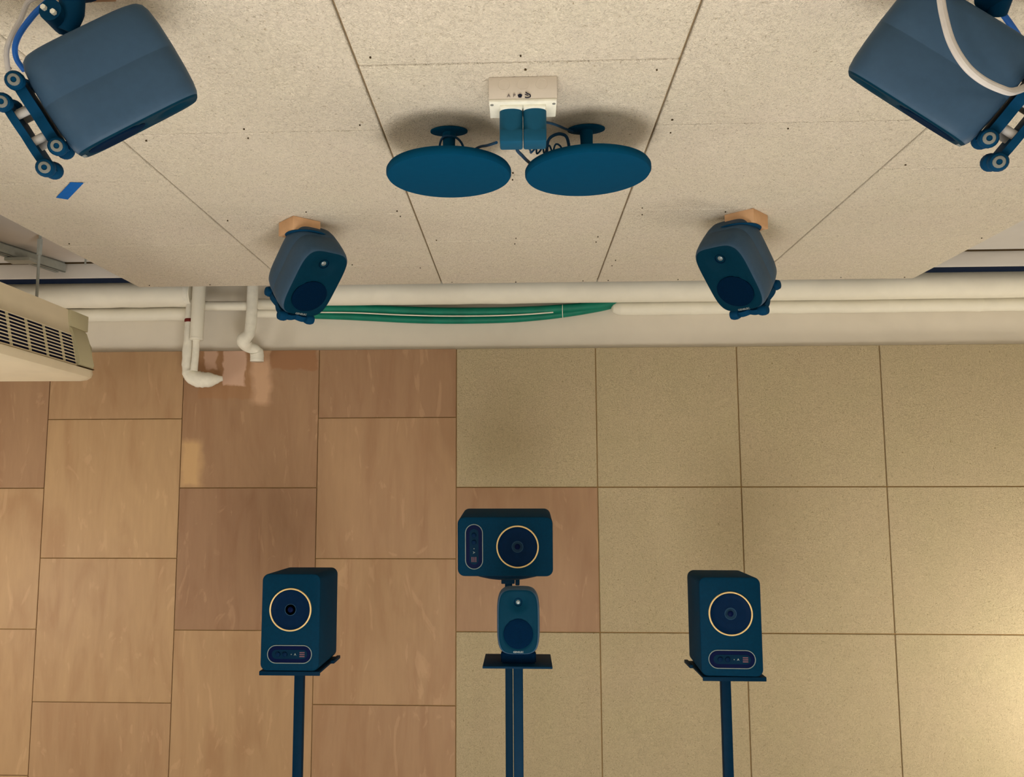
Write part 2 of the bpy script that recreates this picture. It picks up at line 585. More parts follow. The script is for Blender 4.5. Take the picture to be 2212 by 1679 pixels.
t = pipe_group('water_pipe', 'thinner white pipe below the thick pipe at far left, behind the air unit')
tube('pipe', wobble(XL + 0.01, -1.175, -0.002, 2.382), 0.0305, 'pipe', t, 20)

t = pipe_group('connecting_pipe', 'short white pipe bridging between the two white drop pipes')
tube('pipe', [(-1.085, -0.085, 2.397), (-0.86, -0.085, 2.395)], 0.0205, 'pipe', t, 18)
t = pipe_group('connecting_pipe', 'upper short white pipe from the drop pipe to behind the left ceiling speaker')
tube('pipe', [(-0.858, -0.06, 2.408), (-0.72, -0.06, 2.404)], 0.024, 'pipe', t, 18)
t = pipe_group('connecting_pipe', 'lower short white pipe from the drop pipe to behind the left ceiling speaker')
tube('pipe', [(-0.872, -0.02, 2.377), (-0.70, -0.005, 2.374)], 0.020, 'pipe', t, 18)

t = pipe_group('drop_pipe', 'wide white drop pipe with slimmer inner pipe above the big taped elbow')
tube('pipe', [(-1.100, -0.12, 2.50), (-1.101, -0.12, 2.40), (-1.1035, -0.12, 2.242)], 0.0275, 'pipe', t, 20)
tube('inner_pipe', [(-1.106, -0.115, 2.25), (-1.107, -0.115, 2.18), (-1.112, -0.115, 2.11)], [0.0145, 0.0145, 0.016], 'tape', t, 14)
bm = bmesh.new()
add_lathe(bm, [(0.0275, 2.243), (0.0285, 2.246), (0.0285, 2.25), (0.0275, 2.253)], 20, 'Z', (-1.1035, -0.12, 0))
obj('collar', bm, 'pipe', t, smooth=True)

t = pipe_group('elbow_pipe', 'lumpy white taped drop pipe bending right into a tapered elbow on the wood')
pts = spline([(-1.150, -0.075, 2.42), (-1.149, -0.085, 2.36), (-1.148, -0.09, 2.25), (-1.150, -0.09, 2.14), (-1.140, -0.09, 2.098), (-1.105, -0.085, 2.078), (-1.055, -0.075, 2.076), (-1.005, -0.06, 2.083)], 7)
n = len(pts)
rad = []
for i in range(n):
    u = i / (n - 1)
    r = 0.0205 + (0.003 if u > .3 else 0) + 0.011 * max(0, math.sin((u - .5) / .45 * PI)) if u < 0.95 else 0.022
    if u > 0.86:
        r = 0.031 - 0.021 * (u - 0.86) / 0.14
    rad.append(r + random.uniform(-0.0016, 0.0016))
bm = bmesh.new()
add_tube(bm, pts, rad, 18)
obj('pipe', bm, 'tape', t, smooth='all')
bm = bmesh.new()
add_lathe(bm, [(0.0205, 2.325), (0.0225, 2.329), (0.0222, 2.336), (0.0205, 2.34)], 18, 'Z', (-1.1485, -0.087, 0))
obj('rust_ring', bm, 'rust', t, smooth=True)['label'] = 'dark red rusty ring'

t = pipe_group('drop_pipe', 'white drop pipe with ball elbow and stub beside the left ceiling speaker')
pts = spline([(-0.866, -0.12, 2.50), (-0.867, -0.12, 2.40), (-0.870, -0.12, 2.31), (-0.876, -0.122, 2.268), (-0.897, -0.12, 2.240), (-0.893, -0.085, 2.218), (-0.868, -0.06, 2.208), (-0.862, -0.05, 2.190), (-0.861, -0.05, 2.158)], 6)
n = len(pts)
bm = bmesh.new()
add_tube(bm, pts, [0.0235 + (0.0085 * math.exp(-((i / (n - 1) - .52) / .08) ** 2)) + (0.0055 if i / (n - 1) > .8 else 0) + random.uniform(-.0007, .0007) for i in range(n)], 20)
obj('pipe', bm, 'tape', t, smooth='all')

# green hoses sagging under the thick pipe
g1 = [(-0.66, -0.012, 2.396), (-0.45, -0.012, 2.394), (-0.25, -0.012, 2.384), (-0.05, -0.012, 2.376), (0.15, -0.012, 2.374), (0.33, -0.012, 2.377), (0.46, -0.011, 2.384), (0.56, -0.008, 2.392), (0.64, -0.003, 2.402), (0.72, 0.0, 2.420)]
g2 = [(-0.68, 0.004, 2.372), (-0.50, 0.004, 2.364), (-0.37, 0.003, 2.356), (-0.17, 0.002, 2.344), (0.03, 0.002, 2.340), (0.23, 0.002, 2.343), (0.36, 0.003, 2.352), (0.46, 0.004, 2.363), (0.56, 0.006, 2.378), (0.66, 0.009, 2.398), (0.75, 0.011, 2.43)]
tag(tube('green_hose', g1, 0.0185, 'green', None, 14, 6), 'upper green hose sagging under the thick white pipe', 'hose')
gh = tube('green_hose', g2, 0.0165, 'green', None, 14, 6)
tag(gh, 'lower green hose sagging lowest over the white wall strip', 'hose')
wl = [(-0.66, -0.024, 2.377), (-0.45, -0.025, 2.3725), (-0.25, -0.026, 2.361), (-0.05, -0.026, 2.3535), (0.15, -0.026, 2.3525), (0.30, -0.025, 2.357), (0.42, -0.024, 2.365)]
tag(tube('white_cord', wl, 0.0030, 'pipe', None, 8, 6), 'thin white cord lying between the two green hoses', 'cord')
bm = bmesh.new()
tp = [Vector((0.462 + 0.003 * math.sin(a), -0.004 + 0.030 * math.sin(a), 2.372 + 0.0315 * math.cos(a))) for a in [2 * PI * i / 24 for i in range(25)]]
add_tube(bm, tp, 0.0016, 6, False)
tag(obj('cable_tie', bm, 'pipe', smooth=True), 'thin white tie wrapped around both green hoses', 'cable tie')

# ================================================================= AIR UNIT
t = tag(empty('air_unit', (-1.5, -1.2, 2.0)), 'cream hanging air unit with slotted side grille at the left edge', 'air conditioner')
Y0, Y1 = -2.0, -0.60
OX, OY, OZ = -1.5, -1.2, 2.0
prof = [(-1.95, 2.02), (-1.93, 2.002), (-1.34, 2.0), (-1.315, 2.003), (-1.299, 2.012), (-1.294, 2.026), (-1.297, 2.040), (-1.312, 2.044),
        (-1.338, 2.165), (-1.344, 2.172), (-1.348, 2.205), (-1.352, 2.250), (-1.95, 2.250)]
# body: a loft with the far end drawn in to a rounded corner
bm = bmesh.new()
def unit_ring(y, inset):
    cx, cz = -1.62, 2.12
    return [bm.verts.new((x - OX - (inset if x > cx else -inset), y - OY, z - OZ + (inset * 0.35 if z < 2.05 else 0))) for x, z in prof]
secs = [(Y0, 0.02), (Y0 + 0.02, 0.0), (Y1 - 0.05, 0.0), (Y1 - 0.02, 0.004), (Y1 - 0.006, 0.014), (Y1, 0.03)]
rs = [unit_ring(*s) for s in secs]
for a, b in zip(rs, rs[1:]):
    for k in range(len(prof)):
        bm.faces.new((a[k], a[(k + 1) % len(prof)], b[(k + 1) % len(prof)], b[k]))
bm.faces.new(rs[0][::-1])
bm.faces.new(rs[-1])
body = obj('body', bm, 'cream', t, smooth=True)
# end cap proud of the grille side
bm = bmesh.new()
capo = [(-1.305, 2.046), (-1.300, 2.060), (-1.318, 2.130), (-1.334, 2.180), (-1.352, 2.196), (-1.40, 2.196), (-1.40, 2.046)]
add_prism(bm, [(x - OX, z - OZ) for x, z in capo], -0.715 - OY, Y1 + 0.002 - OY, 'XZ')
bmesh.ops.bevel(bm, geom=[e for e in bm.edges if abs(e.verts[0].co.y - e.verts[1].co.y) < 1e-5 and e.verts[0].co.y > 0.5], offset=0.012, segments=3, affect='EDGES')
obj('end_cap', bm, 'cream2', t, smooth=True)
box('bracket_tab', -1.40 - OX, -1.342 - OX, -0.72 - OY, -0.585 - OY, 2.190 - OZ, 2.250 - OZ, 'cream2', t, 0.003)
# grille: dark recess, long slats and cross bars on the leaning side
def face_pt(f):          # f 0..1 from grille bottom to top -> (x, z)
    return (-1.312 + (-1.338 + 1.312) * f, 2.044 + (2.165 - 2.044) * f)
bm = bmesh.new()
a0, a1 = face_pt(0.03), face_pt(0.93)
add_prism(bm, [(a0[0] - OX + .0012, a0[1] - OZ), (a1[0] - OX + .0012, a1[1] - OZ), (a1[0] - OX - .006, a1[1] - OZ), (a0[0] - OX - .006, a0[1] - OZ)], -1.95 - OY, -0.72 - OY, 'XZ')
obj('grille_recess', bm, 'dark', t)
for i in range(10):
    f0 = 0.02 + i * 0.1
    f1 = f0 + 0.034
    p0, p1 = face_pt(f0), face_pt(f1)
    bm = bmesh.new()
    add_prism(bm, [(p0[0] - OX + .0030, p0[1] - OZ), (p1[0] - OX + .0030, p1[1] - OZ), (p1[0] - OX - .002, p1[1] - OZ), (p0[0] - OX - .002, p0[1] - OZ)], -1.96 - OY, -0.716 - OY, 'XZ')
    obj('slat', bm, 'cream', t)
for i in range(11):
    y = -0.80 - i * 0.108
    p0, p1 = face_pt(0.02), face_pt(0.94)
    bm = bmesh.new()
    add_prism(bm, [(p0[0] - OX + .0024, p0[1] - OZ), (p1[0] - OX + .0024, p1[1] - OZ), (p1[0] - OX - .004, p1[1] - OZ), (p0[0] - OX - .004, p0[1] - OZ)], y - 0.008 - OY, y + 0.008 - OY, 'XZ')
    obj('cross_bar', bm, 'cream2', t)
box('seam', -1.322 - OX, -1.3005 - OX, -0.715 - OY, -0.606 - OY, 2.0435 - OZ, 2.0465 - OZ, 'hole', t)

# hangers for the unit
t = tag(empty('strut_channel', (-1.68, -0.43, 2.5)), 'steel strut channel fixed to the slab at upper left', 'strut')
bm = bmesh.new()
d = Vector((-1.62, -0.20, 0)) - Vector((-2.0, -1.5, 0))
L = d.length
for (a, b, z0, z1) in ((-.02, .02, .036, .04), (-.02, -.016, 0, .04), (.016, .02, 0, .04), (-.02, -.009, 0, .004), (.009, .02, 0, .004)):
    add_box(bm, a, b, -L / 2, L / 2, z0, z1)
ch = obj('channel', bm, 'steel', t)
ch.location = (-0.13, -0.42, 0.008)
ch.rotation_euler = (0, 0, -math.atan2(d.x, d.y))
box('plate', -0.05, 0.05, -0.03, 0.03, -0.006, 0.006, 'steel', t).location = (0.0, -0.05, 0.0)
for (x, y, lab) in ((-1.505, -0.66, 'thin threaded rod hanging the air unit, near its far end'), (-1.60, -1.6, 'thin threaded rod hanging the air unit, near its front end')):
    t = tag(empty('hanger_rod', (x, y, 2.25)), lab, 'rod')
    tube('rod', [(0, 0, 0), (0, 0, ZS - 2.25)], 0.0055, 'steel', t, 8)
    tube('coupling', [(0, 0, 0.22), (0, 0, 0.28)], 0.0105, 'steel', t, 6, smooth=False)
tag(tube('anchor_bolt', [(-1.40, -0.52, 2.47), (-1.40, -0.52, ZS)], 0.004, 'steel', None, 6), 'small bolt stub hanging from the slab beside the ceiling panels', 'bolt')

# ================================================================= EGG-SHAPED MONITOR SPEAKERS
def superell(n, e):
    out = []
    for k in range(n):
        a = 2 * PI * k / n
        c, s = math.cos(a), math.sin(a)
        out.append((math.copysign(abs(c) ** (2 / e), c), math.copysign(abs(s) ** (2 / e), s)))
    return out

def smooth01(x):
    x = max(0.0, min(1.0, x))
    return x * x * (3 - 2 * x)

def monitor(name, label, scale, foot='plate', group=None, deep=1.0):
    """round-edged monitor, local -Y is the front, +Z its top; origin at the cabinet centre"""
    t = tag(empty(name), label, 'speaker', group)
    W, H, D = 0.151 * scale, 0.230 * scale, 0.142 * scale * deep
    N = 72
    ol = superell(N, 4.2)
    bm = bmesh.new()
    zt, zw = 0.066 * scale, -0.042 * scale
    secs = [(-0.5, 0.86, 0.92), (-0.485, 0.91, 0.945), (-0.45, 0.955, 0.97), (-0.36, 0.985, 0.99), (-0.2, 1, 1), (0.005, 1, 1), (0.01, 0.996, 0.997), (0.015, 1, 1), (0.25, .985, .985), (.40, .95, .955), (.46, .90, .92), (.49, .83, .87), (.5, .76, .82)]
    rings = []
    for y, sx, sz in secs:
        rings.append([bm.verts.new((a * W / 2 * sx, y * D, b * H / 2 * sz)) for a, b in ol])
    for a, b in zip(rings, rings[1:]):
        for k in range(N):
            bm.faces.new((a[k], a[(k + 1) % N], b[(k + 1) % N], b[k]))
    bm.faces.new(rings[-1])
    # front baffle as a dished surface
    prev = rings[0]
    NR = 22
    fv = []
    for j in range(1, NR + 1):
        s = 1 - j / NR
        if j == NR:
            cen = bm.verts.new((0, -0.5 * D, 0))
            for k in range(N):
                bm.faces.new((prev[k], prev[(k + 1) % N], cen))
            break
        ring = []
        for k in range(N):
            a, b = ol[k]
            x, z = a * W / 2 * 0.86 * s, b * H / 2 * 0.92 * s
            rt_ = math.hypot(x, z - zt)
            rw = math.hypot(x, z - zw)
            dep = 0.012 * scale * smooth01(1 - rt_ / (0.044 * scale)) + 0.004 * scale * smooth01((0.056 * scale - rw) / (0.006 * scale))
            ring.append(bm.verts.new((x, -0.5 * D + dep - 0.002 * scale * (1 - s) * 0, z)))
        for k in range(N):
            bm.faces.new((prev[k], prev[(k + 1) % N], ring[(k + 1) % N], ring[k]))
        prev = ring
    cab = obj('cabinet', bm, 'gen', t, smooth='all')
    cab.data.materials.append(M['gen_shade'])
    for p_ in cab.data.polygons:                # darker copy of the body colour puts shade into the baffle
        if p_.center.y < -0.30 * D and p_.normal.y < -0.75:
            p_.material_index = 1
    # woofer grille: shallow perforated dish
    yf = -0.5 * D
    R = 0.0515 * scale
    lathe('woofer_grille', [(R, yf + 0.0045 * scale), (R, yf + 0.0005 * scale), (R * .93, yf - 0.0012 * scale), (R * .6, yf + 0.0000), (R * .25, yf + 0.0006 * scale), (0, yf + .0008 * scale)], 'mesh', t, 48, 'Y', (0, 0, zw))
    # tweeter: dark cup with metal dome
    tw = lathe('tweeter', [(0.0145 * scale, yf + 0.013 * scale), (0.0145 * scale, yf + 0.0075 * scale), (0.012 * scale, yf + 0.0095 * scale), (0.010 * scale, yf + 0.0125 * scale), (0.0, yf + 0.0125 * scale)], 'mesh', t, 28, 'Y', (0, 0, zt))
    lathe('dome', [(0.0082 * scale, yf + 0.0126 * scale), (0.0070 * scale, yf + 0.0098 * scale), (0.004 * scale, yf + 0.0080 * scale), (0, yf + 0.0075 * scale)], 'dome', tw, 20, 'Y', (0, 0, zt))
    text_mesh('GENELEC', 0.0085 * scale, 'badge', t, (0, yf - 0.0008 * scale, -0.1035 * scale), (PI / 2, 0, 0), 'badge', 0.0003, 0.00012)
    zb = -H / 2
    if foot == 'table':
        bm = bmesh.new()
        add_prism(bm, [(-.062 * scale, -.045 * scale), (.062 * scale, -.045 * scale), (.056 * scale, .05 * scale), (-.056 * scale, .05 * scale)], zb - 0.032 * scale, zb + 0.008 * scale, 'XY')
        bmesh.ops.bevel(bm, geom=list(bm.edges), offset=0.005 * scale, segments=3, affect='EDGES')
        obj('table_stand', bm, 'mesh', t, smooth=True)
    else:
        def bone(z0, thick, ax, ay, dy=0.0):
            bm = bmesh.new()
            o2 = []
            K = 48
            for k in range(K):
                a = 2 * PI * k / K
                r = 0.76 + 0.26 * abs(math.sin(2 * a)) ** 1.3
                o2.append((ax * 1.30 * r * math.cos(a), ay * 1.30 * r * math.sin(a) + dy))
            add_prism(bm, o2, z0 - thick / 2, z0 + thick / 2, 'XY')
            for sx in (-1, 1):
                for sy in (-1, 1):
                    add_lathe(bm, [(0.006 * scale, -0.0145 * scale), (0.0125 * scale, -0.012 * scale), (0.0150 * scale, -0.005 * scale), (0.0150 * scale, 0.005 * scale), (0.0125 * scale, 0.012 * scale), (0.006 * scale, 0.0145 * scale)], 18, 'X', (sx * ax, sy * ay + dy, z0))
            return bm
        ax, ay = 0.043 * scale, 0.056 * scale
        dy2 = -0.020 * scale
        fp = obj('foot_plate', bone(zb - 0.013 * scale, 0.017 * scale, ax, ay), 'rubber', t, smooth=True)
        if foot == 'double':
            fp2 = obj('foot_plate', bone(zb - 0.047 * scale, 0.012 * scale, ax, ay, dy2), 'rubber', t, smooth=True)
            for sy in (-0.5, 0.5):
                lathe('spacer', [(0.008 * scale, zb - 0.042 * scale), (0.008 * scale, zb - 0.018 * scale)], 'spacer', t, 12, 'Z', (0, sy * ay + dy2 / 2, 0))
                for sx in (-1, 1):
                    lathe('spacer', [(0.007 * scale, zb - 0.042 * scale), (0.007 * scale, zb - 0.018 * scale)], 'spacer', t, 12, 'Z', (sx * ax * .75, sy * ay * .8 + dy2 / 2, 0))
            for q, zz, dd in ((fp, zb - 0.013 * scale, 0.0), (fp2, zb - 0.047 * scale, dy2)):
                for sx in (-1, 1):
                    for sy in (-1, 1):
                        lathe('rubber_ring', [(0.0045 * scale, sx * 0.0138 * scale), (0.0045 * scale, sx * 0.0156 * scale), (0.0085 * scale, sx * 0.0150 * scale), (0.0095 * scale, sx * 0.0130 * scale)], 'ring', q, 16, 'X', (sx * ax, sy * ay + dd, zz))
    return t

def aim(o, loc, f, roll=0.0):
    f = Vector(f).normalized()
    u = Vector((0, 0, 1))
    u = (u - f * u.dot(f)).normalized()
    y = -f
    x = y.cross(u)
    mm = Matrix((x, y, u)).transposed()
    mm = mm @ Matrix.Rotation(roll, 3, 'Y')
    o.rotation_euler = mm.to_euler()
    o.location = loc
    return mm

def aim_axes(o, loc, f, u):
    f = Vector(f).normalized()
    u = Vector(u)
    u = (u - f * u.dot(f)).normalized()
    y = -f
    mm = Matrix((y.cross(u), y, u)).transposed()
    o.rotation_euler = mm.to_euler()
    o.location = loc
    return mm

def ceiling_mount(parent_label, bx, by, rotz, target, lab_block):
    """wooden block screwed to the ceiling; disc bracket and arm to the back of a speaker"""
    z = zc(by)
    b = tag(empty('mounting_block', (bx, by, z - 0.042), (0, 0, rotz)), lab_block, 'wood block')
    box('block', -0.045, 0.045, -0.045, 0.045, 0, 0.0415, 'birch', b, 0.0015)
    br = tag(empty('ceiling_bracket', (bx, by, z - 0.042)), parent_label, 'bracket')
    lathe('flange', [(0.0, 0.0), (0.060, -0.0), (0.062, -0.002), (0.060, -0.005), (0.018, -0.009), (0.014, -0.02), (0, -0.02)], 'rubber', br, 32, 'Z', (0.022 if bx < 0.3 else -0.022, -0.004, 0))
    tg = Vector(target) - Vector((bx, by, z - 0.042))
    tube('arm', [(0, 0.012, -0.015), (tg.x * .2, 0.012 + tg.y * .2, -0.05 if tg.z < -.07 else tg.z * .5), tuple(tg)], [0.011, 0.011, 0.012], 'rubber', br, 12, 5)
    bm = bmesh.new()
    bmesh.ops.create_uvsphere(bm, u_segments=16, v_segments=10, radius=0.017, matrix=Matrix.Translation(tg))
    obj('ball_joint', bm, 'rubber', br, smooth='all')
    return br

LISTEN = Vector((0.30, -1.90, 1.25))
# middle pair, facing the camera
ml = monitor('ceiling_monitor', 'small dark monitor speaker hanging left, tweeter above woofer, over the green hoses', 1.05, 'plate', 'ceiling speakers facing the room')
pml = Vector((-0.354, -1.235, 2.249))
mm = aim(ml, pml, LISTEN - pml, 0.0)
ceiling_mount('dark round bracket under the left wooden block', -0.372, -1.262, 0.74, pml + mm @ Vector((0, 0.06, 0.02)), 'pale wooden block on the ceiling above the left monitor speaker')
mr = monitor('ceiling_monitor', 'small dark monitor speaker hanging right, tweeter above woofer, below the right wooden block', 1.05, 'plate', 'ceiling speakers facing the room')
pmr = Vector((0.914, -1.235, 2.249))
mm = aim(mr, pmr, LISTEN - pmr, 0.0)
ceiling_mount('dark round bracket under the right wooden block', 0.938, -1.262, 0.86, pmr + mm @ Vector((0, 0.06, 0.02)), 'pale wooden block on the ceiling above the right monitor speaker')
# near pair, seen from the side, facing down to the middle
tl = monitor('ceiling_monitor', 'large dark monitor speaker in the top left corner seen from its side', 0.93, 'double', 'near ceiling speakers seen from the side', 1.15)
ptl = Vector((-0.342, -2.516, 2.216))
mm = aim_axes(tl, ptl, (0.43, 0.422, -0.798), (0.836, 0.147, 0.529))
pb = ptl + mm @ Vector((0, 0.09, -0.02))
tr = monitor('ceiling_monitor', 'large dark monitor speaker in the top right corner seen from its side', 0.93, 'double', 'near ceiling speakers seen from the side', 1.15)
ptr = Vector((0.907, -2.516, 2.213))
mm2 = aim_axes(tr, ptr, (-0.527, 0.464, -0.712), (-0.778, 0.069, 0.621))
pb2 = ptr + mm2 @ Vector((0, 0.09, -0.02))

def near_bracket(p, bx, by, lab, lab2):
    z = zc(by)
    b = tag(empty('mounting_block', (bx, by, z - 0.030)), lab2, 'wood block')
    box('block', -0.045, 0.045, -0.045, 0.045, 0, 0.0295, 'birch', b, 0.0015)
    br = tag(empty('ceiling_bracket', (bx, by, z - 0.030)), lab, 'bracket')
    lathe('flange', [(0, 0), (0.036, 0), (0.037, -0.005), (0.02, -0.009), (0.014, -0.016), (0, -0.016)], 'rubber', br, 24, 'Z')
    tg = p - Vector((bx, by, z - 0.030))
    bm = bmesh.new()
    add_tube(bm, spline([(0, 0, -0.006), (tg.x * .25, tg.y * .25, tg.z * .6), tuple(tg)], 5), [0.017, 0.019, 0.014], 14)
    obj('arm', bm, 'rubber', br, smooth=True)
    cl = tube('clamp', [tg * 0.7 + Vector((-.012, -.03, -0.004)), tg * 0.7 + Vector((-0.012, 0.012, -0.004))], 0.017, 'rubber', br, 14)
    for dx in (-0.008, 0.007):
        tube('clamp_screw', [tg * 0.7 + Vector((-.012 + dx, -.036, -0.006 - dx * .5)), tg * 0.7 + Vector((-0.012 + dx, -0.02, -0.006 - dx * .5))], 0.0042, 'white_plastic', cl, 6)
near_bracket(pb, -0.385, -2.565, 'dark ceiling bracket holding the top left speaker', 'pale wooden block above the top left speaker')
near_bracket(pb2, 0.965, -2.60, 'dark ceiling bracket holding the top right speaker', 'pale wooden block above the top right speaker')

# ================================================================= BOX SPEAKERS
def tower(name, label, group=None):
    """coaxial box speaker 0.185 x 0.27 x 0.30, origin at base centre, front -Y"""
    t = tag(empty(name), label, 'speaker', group)
    W, H, D = 0.187, 0.300, 0.265
    bm = bmesh.new()
    rings = []
    for y, ins in ((-D / 2, 0.006), (-D / 2 + 0.0018, 0.0018), (-D / 2 + 0.006, 0.0), (D / 2 - 0.006, 0.0), (D / 2, 0.006)):
        r_ = 0.022 - ins
        ring = []
        for q, (sx, sz) in enumerate(((1, 1), (-1, 1), (-1, -1), (1, -1))):
            for k in range(8):
                an = (q + k / 7) * PI / 2
                ring.append(bm.verts.new((sx * (W / 2 - 0.022) + r_ * math.cos(an), y, H / 2 + sz * (H / 2 - 0.022) + r_ * math.sin(an))))
        rings.append(ring)
    nn = len(rings[0])
    for a_, b_ in zip(rings, rings[1:]):
        for k in range(nn):
            bm.faces.new((a_[k], a_[(k + 1) % nn], b_[(k + 1) % nn], b_[k]))
    bm.faces.new(rings[0])
    bm.faces.new(rings[-1][::-1])
    obj('cabinet', bm, 'tan', t, smooth=True)
    yf = -D / 2
    zc_ = 0.189
    drv = lathe('driver_cone', [(0.064, yf - 0.0008), (0.060, yf - 0.0035), (0.055, yf - 0.0015), (0.044, yf - 0.0006), (0.030, yf - 0.0004), (0.0, yf - 0.0004)], 'cone', t, 48, 'Y', (0, 0, zc_))
    lathe('ring', [(0.0620, yf - 0.0005), (0.0625, yf - 0.0050), (0.0645, yf - 0.0060), (0.0665, yf - 0.0050), (0.067, yf - 0.0005)], 'gold', t, 64, 'Y', (0, 0, zc_))['label'] = 'pale gold ring around the driver'
    lathe('tulip_rim', [(0.0165, yf - 0.0012), (0.0168, yf - 0.0028), (0.0182, yf - 0.0028), (0.0185, yf - 0.0012)], 'rim', drv, 32, 'Y', (0, 0, zc_))
    lathe('tweeter', [(0.009, yf - 0.001), (0.008, yf - 0.004), (0.004, yf - 0.006), (0.0, yf - 0.0065)], 'panel', drv, 20, 'Y', (0, 0, zc_))
    zp = 0.052
    bm = bmesh.new()
    add_prism(bm, stadium(0.136, 0.050, 12, 0, zp), yf - 0.0012, yf + 0.004, 'XZ')
    pan = obj('control_panel', bm, 'panel', t)
    bm = bmesh.new()
    add_prism(bm, stadium(0.112, 0.028, 12, 0, zp), yf - 0.0022, yf - 0.001, 'XZ')
    obj('panel_insert', bm, 'stand', pan)
    bm = bmesh.new()
    so = stadium(0.140, 0.054, 14, 0, zp)
    add_tube(bm, [Vector((a, yf - 0.0015, b)) for a, b in so + so[:1]], 0.0013, 6, False)
    obj('panel_trim', bm, 'trim', t, smooth=True)
    for x in (-0.036, -0.014):
        lathe('knob', [(0.0075, yf - 0.002), (0.0070, yf - 0.008), (0.0045, yf - 0.009), (0, yf - 0.009)], 'cone', pan, 20, 'Y', (x, 0, zp))
    lathe('indicator', [(0.0017, yf - 0.002), (0.0015, yf - 0.0035), (0, yf - 0.0036)], 'trim', pan, 10, 'Y', (0.006, 0, zp))
    bm = bmesh.new()
    add_prism(bm, [(0.014, zp - .004), (0.018, zp + .004), (0.022, zp - .004), (0.018, zp - .001)], yf - 0.003, yf - 0.002, 'XZ')
    obj('marker', bm, 'trim', pan)
    for i in range(3):
        bm = bmesh.new()
        add_prism(bm, [(0.032, zp - .008 + i * .006), (0.048, zp - .008 + i * .006), (0.048, zp - .005 + i * .006), (0.032, zp - .005 + i * .006)], yf - 0.0026, yf - 0.002, 'XZ')
        obj('print_line', bm, 'logo', pan)
    return t

def stand(label, x, y, ztop, wid, dep, pole_w, base=True, pole_dx=0.0, pole_dy=0.0, lip=True, disc=False):
    t = tag(empty('speaker_stand', (x, y, 0)), label, 'speaker stand')
    if disc:
        lathe('top_plate', [(0.0, ztop - 0.026), (0.04, ztop - 0.026), (0.085, ztop - 0.022), (0.110, ztop - 0.015), (0.117, ztop - 0.009), (0.117, ztop), (0, ztop)], 'stand', t, 40, 'Z').data.transform(Matrix.Translation((0, 0, ztop)) @ Matrix.Rotation(math.radians(5), 4, 'X') @ Matrix.Translation((0, 0, -ztop)))
    else:
        box('top_plate', -wid / 2, wid / 2, -dep / 2, dep / 2, ztop - 0.006, ztop, 'stand', t, 0.001)
        if lip:
            box('front_lip', -wid / 2, wid / 2, -dep / 2 - 0.004, -dep / 2 + 0.004, ztop - 0.013, ztop - 0.0002, 'stand', t, 0.0015)
            for s in (-1, 1):
                box('back_tab', s * (wid / 2 + 0.004) - 0.006, s * (wid / 2 + 0.004) + 0.006, dep / 2 - 0.10, dep / 2, ztop - 0.006, ztop + 0.004, 'stand', t, 0.001)
    box('pole', pole_dx - pole_w / 2, pole_dx + pole_w / 2, pole_dy - pole_w / 2, pole_dy + pole_w / 2, 0.012, ztop - (0.012 if disc else 0.005), 'stand', t, 0.003)
    box('base', pole_dx - 0.13, pole_dx + 0.13, pole_dy - 0.13, pole_dy + 0.13, 0, 0.013, 'stand', t, 0.004)
    return t

ZST = 1.034
sl = tower('box_speaker', 'navy upright box speaker with gold driver ring, in front of the wood panels', 'gold-ringed box speakers')
sl.location = (-0.450, -0.83, ZST)
stand('dark pole stand under the left upright box speaker', -0.449, -0.83, ZST, 0.192, 0.262, 0.030)
sr = tower('box_speaker', 'navy upright box speaker with gold driver ring, in front of the beige panels', 'gold-ringed box speakers')
sr.location = (0.928, -0.83, 1.028)
sr.rotation_euler = (0, 0, math.radians(-2.5))
stand('dark pole stand under the right upright box speaker', 0.928, -0.83, 1.028, 0.192, 0.262, 0.030)
sc_ = tower('box_speaker', 'navy box speaker lying on its side above the small centre speaker', 'gold-ringed box speakers')
# lying on its side: the control panel end to the left
rot = Matrix.Rotation(math.radians(5.0), 4, 'X') @ Matrix.Rotation(PI / 2, 4, 'Y')
sc_.matrix_world = Matrix.Translation((0.078, -0.83, 1.4315)) @ rot
t = stand('dark pole stand with dished plate under the sideways box speaker', 0.232, -0.80, 1.3385, 0.2, 0.2, 0.024, pole_dx=0.0035, pole_dy=0.0, disc=True)
box('bracket', -0.020, 0.024, -0.03, 0.03, 1.292, 1.313, 'stand', t, 0.002)
box('clamp_knob', 0.026, 0.040, -0.02, 0.02, 1.286, 1.312, 'stand', t, 0.003)

gc = monitor('desk_monitor', 'small dark monitor speaker standing on a plate below the sideways speaker', 0.77, 'table')
gc.location = (0.2705, -1.29, 1.2420)
t = stand('dark pole stand with wide plate under the small centre monitor', 0.268, -1.27, 1.1285, 0.186, 0.19, 0.0265, lip=False, pole_dx=0.001)

# ================================================================= CEILING DISCS, SOCKET BOX, ADAPTERS
def disc(label, x, y, tilt):
    z = zc(y)
    t = tag(empty('disc_fixture', (x, y, z), (0, tilt, 0)), label, 'ceiling disc', 'round discs on the ceiling')
    lathe('mount_plate', [(0, 0.0), (0.036, -0.0005), (0.0412, -0.003), (0.041, -0.006), (0.034, -0.008), (0.015, -0.010), (0, -0.010)], 'disc', t, 36, 'Z').data.transform(Matrix.Diagonal((1, 0.62, 1, 1)))
    lathe('neck', [(0.0145, -0.009), (0.0135, -0.03), (0.0135, -0.080), (0.02, -0.091)], 'disc', t, 24, 'Z')
    R = 0.1365
    lathe('disc', [(0, -0.089), (R - 0.010, -0.089), (R - 0.003, -0.091), (R, -0.096), (R, -0.104), (R - 0.003, -0.109), (R - 0.010, -0.111), (0, -0.111)], 'disc', t, 72, 'Z')
    return t
disc('black round disc on a short ceiling mount, left of the two', 0.129, -1.925, 0.0)
disc('black round disc on a short ceiling mount, right of the two', 0.430, -1.920, -0.02)

